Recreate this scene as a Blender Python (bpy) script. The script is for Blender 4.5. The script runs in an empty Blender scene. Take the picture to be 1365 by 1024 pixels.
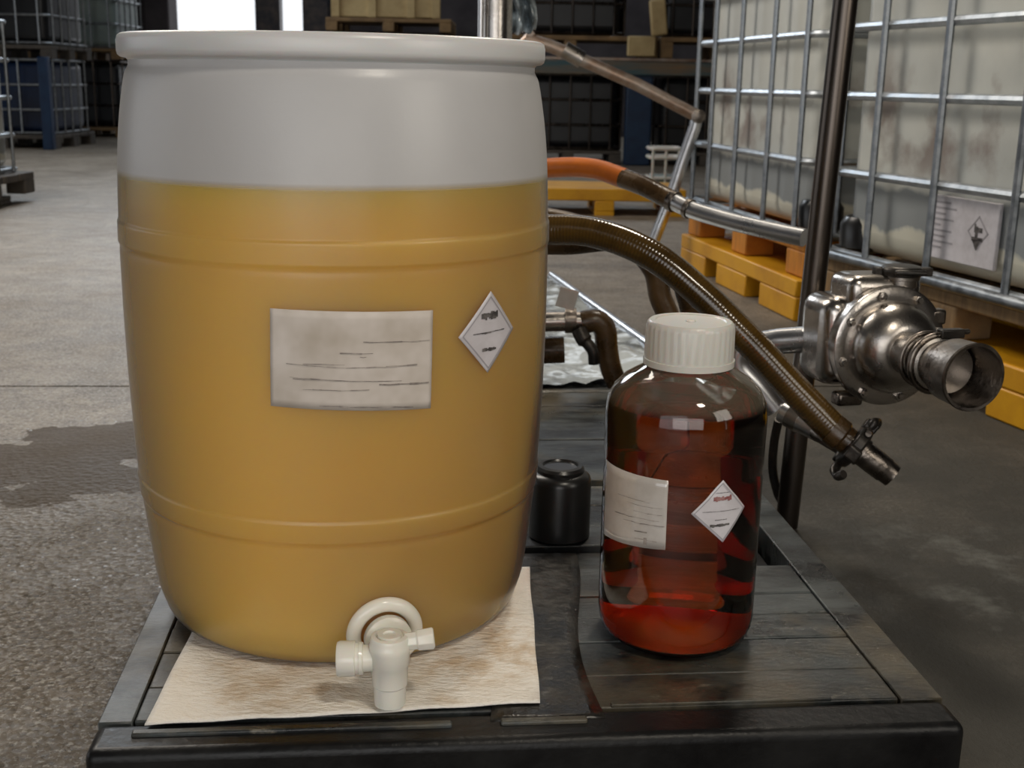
import bpy, bmesh, math, random
from mathutils import Vector, Matrix
random.seed(7)
C = bpy.context.scene.collection
SC = bpy.context.scene
V = Vector

# ------------------------------------------------------------------ camera
cam_d = bpy.data.cameras.new('camera'); cam = bpy.data.objects.new('camera', cam_d); C.objects.link(cam)
PITCH, ROLL, CAM_H = 0.2453, 0.0190, 0.79
fwd = V((0, math.cos(PITCH), -math.sin(PITCH))); up0 = V((0, math.sin(PITCH), math.cos(PITCH))); rt0 = V((1, 0, 0))
rt = math.cos(ROLL)*rt0 + math.sin(ROLL)*up0; up = -math.sin(ROLL)*rt0 + math.cos(ROLL)*up0
cam.matrix_world = Matrix(((rt.x, up.x, -fwd.x, 0), (rt.y, up.y, -fwd.y, 0), (rt.z, up.z, -fwd.z, CAM_H), (0, 0, 0, 1)))
cam_d.sensor_width = 36; cam_d.lens = 42.37; cam_d.clip_start = .05; cam_d.clip_end = 200
cam_d.dof.use_dof = True; cam_d.dof.focus_distance = 1.3; cam_d.dof.aperture_fstop = 13
SC.camera = cam

# ------------------------------------------------------------------ light
SC.view_settings.view_transform = 'Standard'; SC.view_settings.look = 'None'
SC.view_settings.gamma = 1; SC.view_settings.use_curve_mapping = False
SC.view_settings.exposure = -0.38
SC.cycles.use_denoising = True; SC.cycles.max_bounces = 14; SC.cycles.transmission_bounces = 12
SC.cycles.transparent_max_bounces = 16; SC.cycles.diffuse_bounces = 4; SC.cycles.glossy_bounces = 5
SC.cycles.blur_glossy = 0.6; SC.cycles.sample_clamp_indirect = 6
world = bpy.data.worlds.new('overcast_sky'); SC.world = world; world.use_nodes = True
wb = world.node_tree.nodes['Background']; wb.inputs['Color'].default_value = (.93, .96, 1, 1); wb.inputs['Strength'].default_value = 1.5

def area(name, loc, target, sx, sy, power, col, spread=180):
    d = bpy.data.lights.new(name, 'AREA'); d.shape = 'RECTANGLE'; d.size = sx; d.size_y = sy; d.energy = power; d.color = col
    d.spread = math.radians(spread)
    o = bpy.data.objects.new(name, d); C.objects.link(o); o.location = loc
    o.rotation_euler = (V(target) - V(loc)).to_track_quat('-Z', 'Y').to_euler()
    return o
area('low_front_fill', (-.1, -2.0, 1.05), (-.15, 1.5, .40), 2.6, 1.3, 33, (1, .97, .93))  # unseen low fill added to brighten the lower barrel
area('ceiling_lamp_right', (.75, -.05, 2.5), (-.15, 1.2, .2), .32, .32, 24, (1, .91, .77))
area('fill_right_side', (1.55, .1, 1.25), (-.1, 1.4, .45), .8, .8, 10, (1, .93, .82))  # fill added for the barrel's right side, no visible source
area('ceiling_lamp_pump', (.75, 3.1, 2.7), (.25, 1.4, .2), .40, .40, 34, (1, .90, .76))
area('roof_light_back', (.9, 16.2, 5.85), (.9, 16.2, 0), 4.0, 5.0, 170, (.84, .92, 1))
area('ceiling_lamp_left', (-3.2, 5.2, 4.6), (-2.4, 4.6, 0), 1.6, 3.0, 250, (1, .92, .82))
area('floor_glint_light', (-3.6, 12.0, 3.9), (-2.6, 6.0, 0), 2.2, 1.8, 190, (.86, .93, 1))  # unseen light added so the floor glistens at left
area('ceiling_lamp_aisle', (.2, 5.2, 4.4), (1.1, 4.0, .6), 1.0, 1.6, 16, (1, .90, .76))

# ------------------------------------------------------------------ materials
def mat(name, c1, c2=None, scale=6, detail=6, rough=.5, rough2=None, metal=0, bump=0, bscale=60, ramp=(.35, .65), stretch=None, **kw):
    m = bpy.data.materials.new(name); m.use_nodes = True
    nt = m.node_tree; n = nt.nodes; l = nt.links; p = n['Principled BSDF']
    p.inputs['Base Color'].default_value = (*c1, 1); p.inputs['Roughness'].default_value = rough; p.inputs['Metallic'].default_value = metal
    for k, v in kw.items():
        p.inputs[k.replace('_', ' ')].default_value = v
    co = n.new('ShaderNodeTexCoord'); src = co.outputs['Object']
    if stretch:
        mp = n.new('ShaderNodeMapping'); mp.inputs['Scale'].default_value = stretch; l.new(src, mp.inputs[0]); src = mp.outputs[0]
    if c2 is not None or rough2 is not None:
        t = n.new('ShaderNodeTexNoise'); t.inputs['Scale'].default_value = scale; t.inputs['Detail'].default_value = detail; t.inputs['Roughness'].default_value = .62
        l.new(src, t.inputs['Vector'])
        if c2 is not None:
            r = n.new('ShaderNodeValToRGB'); r.color_ramp.elements[0].position = ramp[0]; r.color_ramp.elements[1].position = ramp[1]
            r.color_ramp.elements[0].color = (*c1, 1); r.color_ramp.elements[1].color = (*c2, 1)
            l.new(t.outputs['Fac'], r.inputs[0]); l.new(r.outputs[0], p.inputs['Base Color'])
        if rough2 is not None:
            q = n.new('ShaderNodeMapRange'); q.inputs[1].default_value = ramp[0]; q.inputs[2].default_value = ramp[1]
            q.inputs[3].default_value = rough; q.inputs[4].default_value = rough2
            l.new(t.outputs['Fac'], q.inputs[0]); l.new(q.outputs[0], p.inputs['Roughness'])
    if bump:
        b = n.new('ShaderNodeTexNoise'); b.inputs['Scale'].default_value = bscale; b.inputs['Detail'].default_value = 5
        l.new(src, b.inputs['Vector'])
        bp = n.new('ShaderNodeBump'); bp.inputs['Strength'].default_value = bump; bp.inputs['Distance'].default_value = .01
        l.new(b.outputs['Fac'], bp.inputs['Height']); l.new(bp.outputs[0], p.inputs['Normal'])
    return m

def nodes_of(m): return m.node_tree.nodes, m.node_tree.links, m.node_tree.nodes['Principled BSDF']
def noise(n, l, src, scale, detail=5, rough=.6):
    t = n.new('ShaderNodeTexNoise'); t.inputs['Scale'].default_value = scale; t.inputs['Detail'].default_value = detail; t.inputs['Roughness'].default_value = rough
    l.new(src, t.inputs['Vector']); return t.outputs['Fac']
def maprange(n, l, src, a, b, c=0., d=1.):
    q = n.new('ShaderNodeMapRange'); l.new(src, q.inputs[0])
    for i, v in zip((1, 2, 3, 4), (a, b, c, d)): q.inputs[i].default_value = v
    return q.outputs[0]
def mixc(n, l, fac, a, b):
    x = n.new('ShaderNodeMix'); x.data_type = 'RGBA'
    if hasattr(fac, 'links'): l.new(fac, x.inputs[0])
    else: x.inputs[0].default_value = fac
    for s, i in ((a, 6), (b, 7)):
        if hasattr(s, 'links'): l.new(s, x.inputs[i])
        else: x.inputs[i].default_value = (*s, 1)
    return x.outputs[2]
def math_(n, l, op, a, b=None):
    x = n.new('ShaderNodeMath'); x.operation = op
    for i, s in enumerate((a, b)):
        if s is None: continue
        if hasattr(s, 'links'): l.new(s, x.inputs[i])
        else: x.inputs[i].default_value = s
    return x.outputs[0]
def spot(n, l, co, c, sx, sy, rot=0):      # 1 at c, 0 beyond an ellipse of half sizes sx, sy in plan
    mp = n.new('ShaderNodeMapping'); mp.vector_type = 'TEXTURE'; mp.inputs['Location'].default_value = (*c, 0)
    mp.inputs['Rotation'].default_value = (0, 0, rot); mp.inputs['Scale'].default_value = (sx, sy, 1e6); l.new(co, mp.inputs[0])
    ln = n.new('ShaderNodeVectorMath'); ln.operation = 'LENGTH'; l.new(mp.outputs[0], ln.inputs[0])
    return maprange(n, l, ln.outputs['Value'], 1.0, .35)

# concrete floor: mottled, shade painted into the right side, wet patch on the left
def concrete():
    m = mat('concrete_floor', (.2, .18, .16)); n, l, p = nodes_of(m)
    co = n['Texture Coordinate'].outputs['Object']
    base = mixc(n, l, maprange(n, l, noise(n, l, co, 1.3, 8, .65), .35, .65), (.235, .185, .132), (.43, .37, .30))
    fine = mixc(n, l, maprange(n, l, noise(n, l, co, 11, 8, .7), .3, .7), (.42, .40, .37), (1, 1, 1))
    x = n.new('ShaderNodeMix'); x.data_type = 'RGBA'; x.blend_type = 'MULTIPLY'; x.inputs[0].default_value = 1; l.new(base, x.inputs[6]); l.new(fine, x.inputs[7])
    col = x.outputs[2]
    right_shade = math_(n, l, 'MULTIPLY', spot(n, l, co, (1.1, 2.1), 2.0, 3.4), maprange(n, l, noise(n, l, co, 2.2, 7, .65), .22, .55, .72, 1.0))  # dark tone stands for blocked light on the right floor
    col = mixc(n, l, right_shade, col, (.034, .031, .024))
    pale = math_(n, l, 'MULTIPLY', spot(n, l, co, (.82, 1.85), .34, .5, .6), maprange(n, l, noise(n, l, co, 7, 8, .75), .5, .68))
    col = mixc(n, l, math_(n, l, 'MULTIPLY', pale, .5), col, (.2, .2, .18))
    warp = math_(n, l, 'MULTIPLY', maprange(n, l, noise(n, l, co, 6, 6, .6), .3, .62, .2, 1.), 1.)
    wet = math_(n, l, 'GREATER_THAN', math_(n, l, 'MULTIPLY', spot(n, l, co, (-.86, 2.46), .50, .42, .4), warp), .36)
    dirt = math_(n, l, 'GREATER_THAN', math_(n, l, 'MULTIPLY', spot(n, l, co, (-1.2, 2.95), .55, .22, .2), maprange(n, l, noise(n, l, co, 8, 5), .4, .6)), .4)
    col = mixc(n, l, math_(n, l, 'MULTIPLY', wet, .88), col, (.07, .045, .024))
    col = mixc(n, l, math_(n, l, 'MULTIPLY', dirt, .4), col, (.09, .07, .05))
    near = spot(n, l, co, (-.72, 1.65), .8, 1.15)
    col = mixc(n, l, math_(n, l, 'MULTIPLY', near, .6), col, (.13, .103, .072))
    fl1 = maprange(n, l, noise(n, l, co, 120, 3, .6), .54, .62); fl0 = maprange(n, l, noise(n, l, co, 70, 4, .6), .47, .36)
    left = math_(n, l, 'MULTIPLY', math_(n, l, 'SUBTRACT', 1.0, right_shade), math_(n, l, 'SUBTRACT', 1.0, math_(n, l, 'MULTIPLY', wet, .9)))
    col = mixc(n, l, math_(n, l, 'MULTIPLY', math_(n, l, 'MULTIPLY', fl0, .75), left), col, (.06, .048, .034))
    col = mixc(n, l, math_(n, l, 'MULTIPLY', math_(n, l, 'MULTIPLY', fl1, .75), left), col, (.46, .43, .38))
    l.new(col, p.inputs['Base Color'])
    rg = maprange(n, l, noise(n, l, co, 3.5, 6), .3, .7, .34, .55)
    damp = maprange(n, l, math_(n, l, 'MULTIPLY', near, maprange(n, l, noise(n, l, co, 5, 4), .3, .6)), 0, 1, 0, .26)
    rg = math_(n, l, 'SUBTRACT', rg, damp)
    rg = math_(n, l, 'ADD', rg, math_(n, l, 'MULTIPLY', wet, .12))
    soak = spot(n, l, co, (-.60, 1.75), .30, .62, .12); rg = math_(n, l, 'SUBTRACT', rg, math_(n, l, 'MULTIPLY', soak, .14))
    l.new(math_(n, l, 'SUBTRACT', .5, math_(n, l, 'MULTIPLY', wet, .35)), p.inputs['Specular IOR Level'])
    rg = math_(n, l, 'ADD', rg, math_(n, l, 'MULTIPLY', right_shade, .25))
    l.new(rg, p.inputs['Roughness'])
    v = n.new('ShaderNodeTexVoronoi'); v.inputs['Scale'].default_value = 75; l.new(co, v.inputs['Vector'])
    h = math_(n, l, 'ADD', math_(n, l, 'MULTIPLY', noise(n, l, co, 55, 6, .7), 1.0), math_(n, l, 'MULTIPLY', v.outputs['Distance'], math_(n, l, 'MULTIPLY', near, 1.6)))
    bp = n.new('ShaderNodeBump'); bp.inputs['Strength'].default_value = .8; bp.inputs['Distance'].default_value = .007
    l.new(h, bp.inputs['Height']); l.new(bp.outputs[0], p.inputs['Normal'])
    return m

def scuffed():     # black polyethylene deck: grey scuffs, dried brown dirt, damp patches
    m = mat('scuffed_black_plastic', (.02, .02, .02)); n, l, p = nodes_of(m); co = n['Texture Coordinate'].outputs['Object']
    mp = n.new('ShaderNodeMapping'); mp.inputs['Scale'].default_value = (1, 3.2, 1); l.new(co, mp.inputs[0]); st = mp.outputs[0]
    c = mixc(n, l, maprange(n, l, noise(n, l, st, 5, 10, .7), .42, .62), (.005, .006, .0065), (.070, .080, .080))
    c = mixc(n, l, math_(n, l, 'MULTIPLY', maprange(n, l, noise(n, l, co, 3.6, 9, .68), .50, .62), .7), c, (.105, .085, .052))
    c = mixc(n, l, math_(n, l, 'MULTIPLY', maprange(n, l, noise(n, l, st, 21, 8, .75), .60, .70), .7), c, (.26, .235, .185))
    c = mixc(n, l, maprange(n, l, noise(n, l, co, 8, 7, .7), .56, .70), c, (.006, .006, .006))
    l.new(c, p.inputs['Base Color'])
    l.new(maprange(n, l, noise(n, l, co, 6, 8, .65), .3, .68, .17, .52), p.inputs['Roughness'])
    bp = n.new('ShaderNodeBump'); bp.inputs['Strength'].default_value = .30; bp.inputs['Distance'].default_value = .004
    l.new(math_(n, l, 'ADD', noise(n, l, st, 60, 6, .7), math_(n, l, 'MULTIPLY', noise(n, l, co, 9, 4), 1.2)), bp.inputs['Height']); l.new(bp.outputs[0], p.inputs['Normal'])
    return m
MAT = {}
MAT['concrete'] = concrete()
MAT['joint'] = mat('joint_filler', (.03, .028, .025), rough=.9)
MAT['wall'] = mat('dusty_wall', (.035, .028, .030), (.07, .058, .06), scale=2, rough=.8)
MAT['roof'] = mat('dark_roof', (.07, .075, .085), rough=.8)
MAT['steel_post'] = mat('dark_steel_post', (.05, .05, .06), (.12, .10, .09), scale=8, rough=.45, metal=.6)
MAT['black_plastic'] = scuffed()
MAT['front_shade'] = mat('shaded_black_plastic', (.003, .003, .0035), (.012, .012, .012), scale=9, rough=.34, rough2=.46, bump=.1, bscale=80, Specular_IOR_Level=.28)  # shade of the front face put into a darker black
MAT['black_mat'] = mat('black_rubber', (.012, .011, .010), (.085, .075, .058), scale=13, detail=12, rough=.28, rough2=.55, bump=.22, bscale=70, ramp=(.46, .78))
MAT['black_gloss'] = mat('black_gloss_plastic', (.012, .012, .012), rough=.3)
MAT['galv'] = mat('galvanised_tube', (.17, .185, .20), (.32, .34, .36), scale=25, rough=.32, rough2=.5, metal=1)
MAT['galv_ring'] = mat('bright_galvanised_rail', (.34, .37, .40), (.52, .55, .58), scale=25, rough=.34, rough2=.5, metal=1)
MAT['steel'] = mat('stainless_steel', (.50, .47, .44), (.30, .27, .24), scale=7, rough=.2, rough2=.34, metal=1, bump=.04, bscale=120)
MAT['steel_dark'] = mat('oily_cast_steel', (.13, .11, .095), (.26, .23, .20), scale=20, rough=.22, rough2=.42, metal=1, bump=.15, bscale=70)
MAT['steel_pole'] = mat('dark_pole_steel', (.055, .046, .040), (.13, .11, .095), scale=6, rough=.22, rough2=.36, metal=1, stretch=(1, 1, .15))
MAT['bright_steel'] = mat('polished_tube', (.74, .75, .77), (.55, .55, .56), scale=8, rough=.24, rough2=.36, metal=1)
MAT['rusty_pipe'] = mat('rusty_pipe', (.30, .19, .13), (.46, .40, .35), scale=12, rough=.3, rough2=.5, metal=.7)
MAT['black_iron'] = mat('black_iron', (.02, .018, .016), (.05, .042, .035), scale=20, rough=.35, metal=.5, bump=.2)
MAT['yellow_plastic'] = mat('yellow_plastic', (.68, .335, .006), (.50, .22, .005), scale=5, rough=.45, ramp=(.45, .75))
MAT['orange_wood'] = mat('orange_wood', (.64, .25, .02), (.42, .15, .015), scale=6, rough=.65, stretch=(1, 6, 1))
MAT['wood'] = mat('pallet_wood', (.30, .19, .085), (.16, .10, .05), scale=6, rough=.75, stretch=(1, 8, 1))
MAT['dark_wood'] = mat('dark_pallet_wood', (.06, .052, .045), (.12, .10, .08), scale=6, rough=.7, stretch=(1, 6, 1))
MAT['crate_wood'] = mat('pale_crate_board', (.62, .48, .24), (.42, .30, .14), scale=3, rough=.6)
MAT['blue_steel'] = mat('blue_painted_steel', (.004, .02, .06), (.008, .035, .09), scale=7, rough=.45, bump=.1)
MAT['beam'] = mat('rusted_beam', (.045, .11, .13), (.22, .13, .06), scale=4, rough=.5, stretch=(.3, 1, 3))
MAT['black_tank'] = mat('black_tote_tank', (.008, .009, .011), (.02, .021, .024), scale=3, rough=.35)
MAT['blue_tank'] = mat('blue_tote_tank', (.004, .02, .07), (.006, .01, .025), scale=2.2, rough=.4)
MAT['green_tank'] = mat('pale_green_tank', (.30, .36, .33), (.20, .25, .24), scale=3, rough=.45)
MAT['cap'] = mat('white_screw_cap', (.60, .585, .54), rough=.32, Subsurface_Weight=.3, Subsurface_Scale=.006)
MAT['tap'] = mat('ivory_tap_plastic', (.86, .83, .74), rough=.2, Subsurface_Weight=.15, Subsurface_Scale=.008)
MAT['label'] = mat('soiled_paper_label', (.64, .58, .53), (.40, .34, .27), scale=8, detail=4, rough=.55, ramp=(.44, .70))
MAT['hazard'] = mat('white_hazard_label', (.66, .63, .66), (.56, .53, .55), scale=30, rough=.5)
MAT['jug_label'] = mat('jug_paper_label', (.62, .59, .56), (.50, .46, .42), scale=18, rough=.4, Coat_Weight=1.0, Coat_Roughness=.05, Coat_IOR=1.95)
MAT['print'] = mat('faded_black_print', (.17, .145, .13), (.42, .37, .33), scale=70, rough=.6)
MAT['print_dark'] = mat('black_print', (.045, .04, .04), (.22, .2, .19), scale=110, rough=.6, ramp=(.4, .7))
MAT['print_red'] = mat('smudged_red_print', (.20, .03, .03), (.40, .24, .23), scale=90, rough=.6)
MAT['grey_line'] = mat('grey_print', (.36, .34, .36), rough=.6)
MAT['white_edge'] = mat('white_label_edge', (.74, .71, .70), rough=.5)
MAT['orange_hose'] = mat('orange_rubber_hose', (.55, .14, .012), (.36, .085, .008), scale=9, rough=.28, rough2=.4)
MAT['brown_sleeve'] = mat('brown_hose_sleeve', (.035, .019, .007), (.09, .05, .018), scale=18, rough=.2, rough2=.38, bump=.12, bscale=80)
MAT['film'] = mat('crumpled_clear_film', (.50, .54, .55), (.10, .105, .10), scale=3.2, rough=.12, rough2=.3, ramp=(.52, .60), bump=.8, bscale=9)
MAT['grey_steel_plate'] = mat('wet_grey_steel', (.16, .17, .17), (.30, .31, .31), scale=6, rough=.2, rough2=.4, metal=.8)

def hose_material():      # ribbed amber-brown translucent hose
    m = mat('ribbed_amber_hose', (.07, .034, .008), rough=.17, Coat_Weight=.5, Coat_Roughness=.1)
    n, l, p = nodes_of(m); uv = n.new('ShaderNodeUVMap'); uv.uv_map = 'sweep'
    sx = n.new('ShaderNodeSeparateXYZ'); l.new(uv.outputs[0], sx.inputs[0])
    u = sx.outputs[0]; v = sx.outputs[1]
    co = n['Texture Coordinate'].outputs['Object']
    band = maprange(n, l, math_(n, l, 'SINE', math_(n, l, 'MULTIPLY', u, 2*math.pi/.0058)), -1, 1)
    blot = maprange(n, l, noise(n, l, co, 9, 5), .38, .62)
    c = mixc(n, l, blot, (.040, .021, .004), (.095, .052, .011))
    c = mixc(n, l, math_(n, l, 'MULTIPLY', band, .3), c, (.022, .011, .003))
    l.new(c, p.inputs['Base Color'])
    bp = n.new('ShaderNodeBump'); bp.inputs['Strength'].default_value = .14; bp.inputs['Distance'].default_value = .002
    l.new(band, bp.inputs['Height']); l.new(bp.outputs[0], p.inputs['Normal'])
    return m
MAT['hose'] = hose_material()

LEVEL = .686
def barrel_shell():      # milky HDPE: scatters white where empty, lets the contents show where full
    m = mat('milky_hdpe', (.80, .80, .80), rough=.30); n, l, p = nodes_of(m)
    co = n['Texture Coordinate'].outputs['Object']
    p.inputs['Specular IOR Level'].default_value = .45
    sm = noise(n, l, co, 4, 5); col = mixc(n, l, maprange(n, l, sm, .35, .65), (.62, .62, .635), (.67, .67, .68)); l.new(col, p.inputs['Base Color'])
    bpn = n.new('ShaderNodeBump'); bpn.inputs['Strength'].default_value = .06; bpn.inputs['Distance'].default_value = .004
    l.new(noise(n, l, co, 130, 3), bpn.inputs['Height']); l.new(bpn.outputs[0], p.inputs['Normal'])
    tr = n.new('ShaderNodeBsdfTranslucent'); tr.inputs[0].default_value = (.75, .76, .78, 1)
    a = n.new('ShaderNodeMixShader'); a.inputs[0].default_value = .30; l.new(p.outputs[0], a.inputs[1]); l.new(tr.outputs[0], a.inputs[2])
    ts = n.new('ShaderNodeBsdfTransparent'); ts.inputs[0].default_value = (1, .99, .97, 1)
    gl = n.new('ShaderNodeBsdfGlossy'); gl.inputs['Roughness'].default_value = .30; l.new(bpn.outputs[0], gl.inputs['Normal'])
    lw = n.new('ShaderNodeFresnel'); lw.inputs['IOR'].default_value = 1.5; l.new(bpn.outputs[0], lw.inputs['Normal'])
    b = n.new('ShaderNodeMixShader'); l.new(lw.outputs[0], b.inputs[0]); l.new(ts.outputs[0], b.inputs[1]); l.new(gl.outputs[0], b.inputs[2])
    sep = n.new('ShaderNodeSeparateXYZ'); l.new(co, sep.inputs[0])
    veil = n.new('ShaderNodeMixShader'); veil.inputs[0].default_value = .07; l.new(b.outputs[0], veil.inputs[1]); l.new(a.outputs[0], veil.inputs[2])
    zf = maprange(n, l, sep.outputs[2], LEVEL - .004, LEVEL + .004)
    mx = n.new('ShaderNodeMixShader'); l.new(zf, mx.inputs[0]); l.new(veil.outputs[0], mx.inputs[1]); l.new(a.outputs[0], mx.inputs[2])
    l.new(mx.outputs[0], n['Material Output'].inputs['Surface'])
    return m
MAT['shell'] = barrel_shell()
MAT['liquid'] = mat('cloudy_yellow_liquid', (.82, .52, .10), (.77, .50, .12), scale=3.5, detail=3, rough=.6, ramp=(.35, .65), Subsurface_Weight=.9, Subsurface_Scale=.13, Subsurface_Radius=(1, .78, .35))
MAT['liquid'].node_tree.nodes['Principled BSDF'].inputs['Specular IOR Level'].default_value = 0.05

def jug_shell():
    m = bpy.data.materials.new('clear_thin_plastic'); m.use_nodes = True; n, l = m.node_tree.nodes, m.node_tree.links
    n.remove(n['Principled BSDF'])
    ts = n.new('ShaderNodeBsdfTransparent'); ts.inputs[0].default_value = (.93, .92, .88, 1)
    gl = n.new('ShaderNodeBsdfGlossy'); gl.inputs['Roughness'].default_value = .05
    fr = n.new('ShaderNodeFresnel'); fr.inputs['IOR'].default_value = 1.68
    mx = n.new('ShaderNodeMixShader'); l.new(fr.outputs[0], mx.inputs[0]); l.new(ts.outputs[0], mx.inputs[1]); l.new(gl.outputs[0], mx.inputs[2])
    df = n.new('ShaderNodeBsdfDiffuse'); df.inputs[0].default_value = (.62, .52, .36, 1)      # pale haze painted in above the liquid line
    tc_ = n.new('ShaderNodeTexCoord'); sz_ = n.new('ShaderNodeSeparateXYZ'); l.new(tc_.outputs['Object'], sz_.inputs[0])
    zq = maprange(n, l, sz_.outputs[2], .436, .446)
    hz = n.new('ShaderNodeMixShader'); l.new(math_(n, l, 'ADD', math_(n, l, 'MULTIPLY', zq, .10), .002), hz.inputs[0]); l.new(mx.outputs[0], hz.inputs[1]); l.new(df.outputs[0], hz.inputs[2])
    l.new(hz.outputs[0], n['Material Output'].inputs['Surface']); return m
MAT['jug'] = jug_shell()
def jug_liquid(name, surface):     # side walls wet the plastic (no reflection of their own), the free surface mirrors
    m = bpy.data.materials.new(name); m.use_nodes = True; n, l, p = nodes_of(m)
    n.remove(p); g = n.new('ShaderNodeBsdfGlass'); g.inputs['IOR'].default_value = 1.22; g.inputs['Roughness'].default_value = .0
    out = g.outputs[0]
    if surface:
        gl = n.new('ShaderNodeBsdfGlossy'); gl.inputs['Roughness'].default_value = .03
        fr = n.new('ShaderNodeFresnel'); fr.inputs['IOR'].default_value = 1.36
        mx = n.new('ShaderNodeMixShader'); l.new(fr.outputs[0], mx.inputs[0]); l.new(g.outputs[0], mx.inputs[1]); l.new(gl.outputs[0], mx.inputs[2]); out = mx.outputs[0]
    l.new(out, n['Material Output'].inputs['Surface'])
    va = n.new('ShaderNodeVolumeAbsorption'); va.inputs['Color'].default_value = (.994, .565, .02, 1); va.inputs['Density'].default_value = 23
    l.new(va.outputs[0], n['Material Output'].inputs['Volume']); return m
MAT['amber'] = jug_liquid('amber_red_liquid', False)
MAT['amber_top'] = jug_liquid('amber_red_liquid_surface', True)
MAT['jug_base_reflector'] = mat('pale_reflector_plastic', (.97, .95, .90), rough=.4)  # for the white disc added in the liquid to brighten the jug bottom

def tote_tank():         # natural HDPE tank, scuffed and stained, settled residue near the bottom
    m = mat('natural_tote_tank', (.6, .58, .5), rough=.42); n, l, p = nodes_of(m); co = n['Texture Coordinate'].outputs['Object']
    c = mixc(n, l, maprange(n, l, noise(n, l, co, 2.4, 5), .35, .65), (.62, .62, .56), (.50, .51, .48))
    st = maprange(n, l, noise(n, l, co, 4.5, 6, .55), .52, .66)
    sep = n.new('ShaderNodeSeparateXYZ'); l.new(co, sep.inputs[0]); z = sep.outputs[2]
    zw = math_(n, l, 'ADD', z, math_(n, l, 'MULTIPLY', math_(n, l, 'SUBTRACT', noise(n, l, co, 5, 4), .5), .10))
    mid = math_(n, l, 'MULTIPLY', maprange(n, l, zw, .18, .34), maprange(n, l, zw, .66, .48))
    c = mixc(n, l, math_(n, l, 'MULTIPLY', math_(n, l, 'MULTIPLY', st, mid), .75), c, (.20, .14, .115))
    low = math_(n, l, 'MULTIPLY', maprange(n, l, zw, .10, .115), maprange(n, l, zw, .235, .22))
    c = mixc(n, l, math_(n, l, 'MULTIPLY', low, .8), c, (.20, .22, .235))
    bot = maprange(n, l, zw, .115, .10); c = mixc(n, l, math_(n, l, 'MULTIPLY', bot, .6), c, (.66, .62, .48))
    l.new(c, p.inputs['Base Color']); return m
MAT['tank'] = tote_tank()

def towel_material():
    m = mat('absorbent_paper', (.78, .72, .66), rough=.9); n, l, p = nodes_of(m); co = n['Texture Coordinate'].outputs['Object']
    c = mixc(n, l, maprange(n, l, noise(n, l, co, 14, 5), .3, .7), (.92, .88, .81), (.84, .79, .71))
    s = None
    for (cx, cy, a, b) in ((-.262, 1.165, .06, .05), (-.21, 1.165, .06, .022), (-.03, 1.235, .13, .06), (.0, 1.3, .05, .12), (-.19, 1.24, .2, .035), (-.06, 1.165, .03, .025)):
        k = math_(n, l, 'MULTIPLY', spot(n, l, co, (cx, cy), a, b, .2), maprange(n, l, noise(n, l, co, 28, 6, .65), .42, .62))
        s = k if s is None else math_(n, l, 'MAXIMUM', s, k)
    c = mixc(n, l, math_(n, l, 'MULTIPLY', s, .55), c, (.50, .30, .10)); l.new(c, p.inputs['Base Color'])
    mp = n.new('ShaderNodeMapping'); mp.inputs['Rotation'].default_value = (0, 0, .6); mp.inputs['Scale'].default_value = (1, 2.2, 1); l.new(co, mp.inputs[0])
    h = math_(n, l, 'ADD', noise(n, l, mp.outputs[0], 75, 3), math_(n, l, 'MULTIPLY', noise(n, l, co, 18, 3), 1.2))
    bp = n.new('ShaderNodeBump'); bp.inputs['Strength'].default_value = .75; bp.inputs['Distance'].default_value = .006
    l.new(h, bp.inputs['Height']); l.new(bp.outputs[0], p.inputs['Normal']); return m
MAT['towel'] = towel_material()

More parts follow.
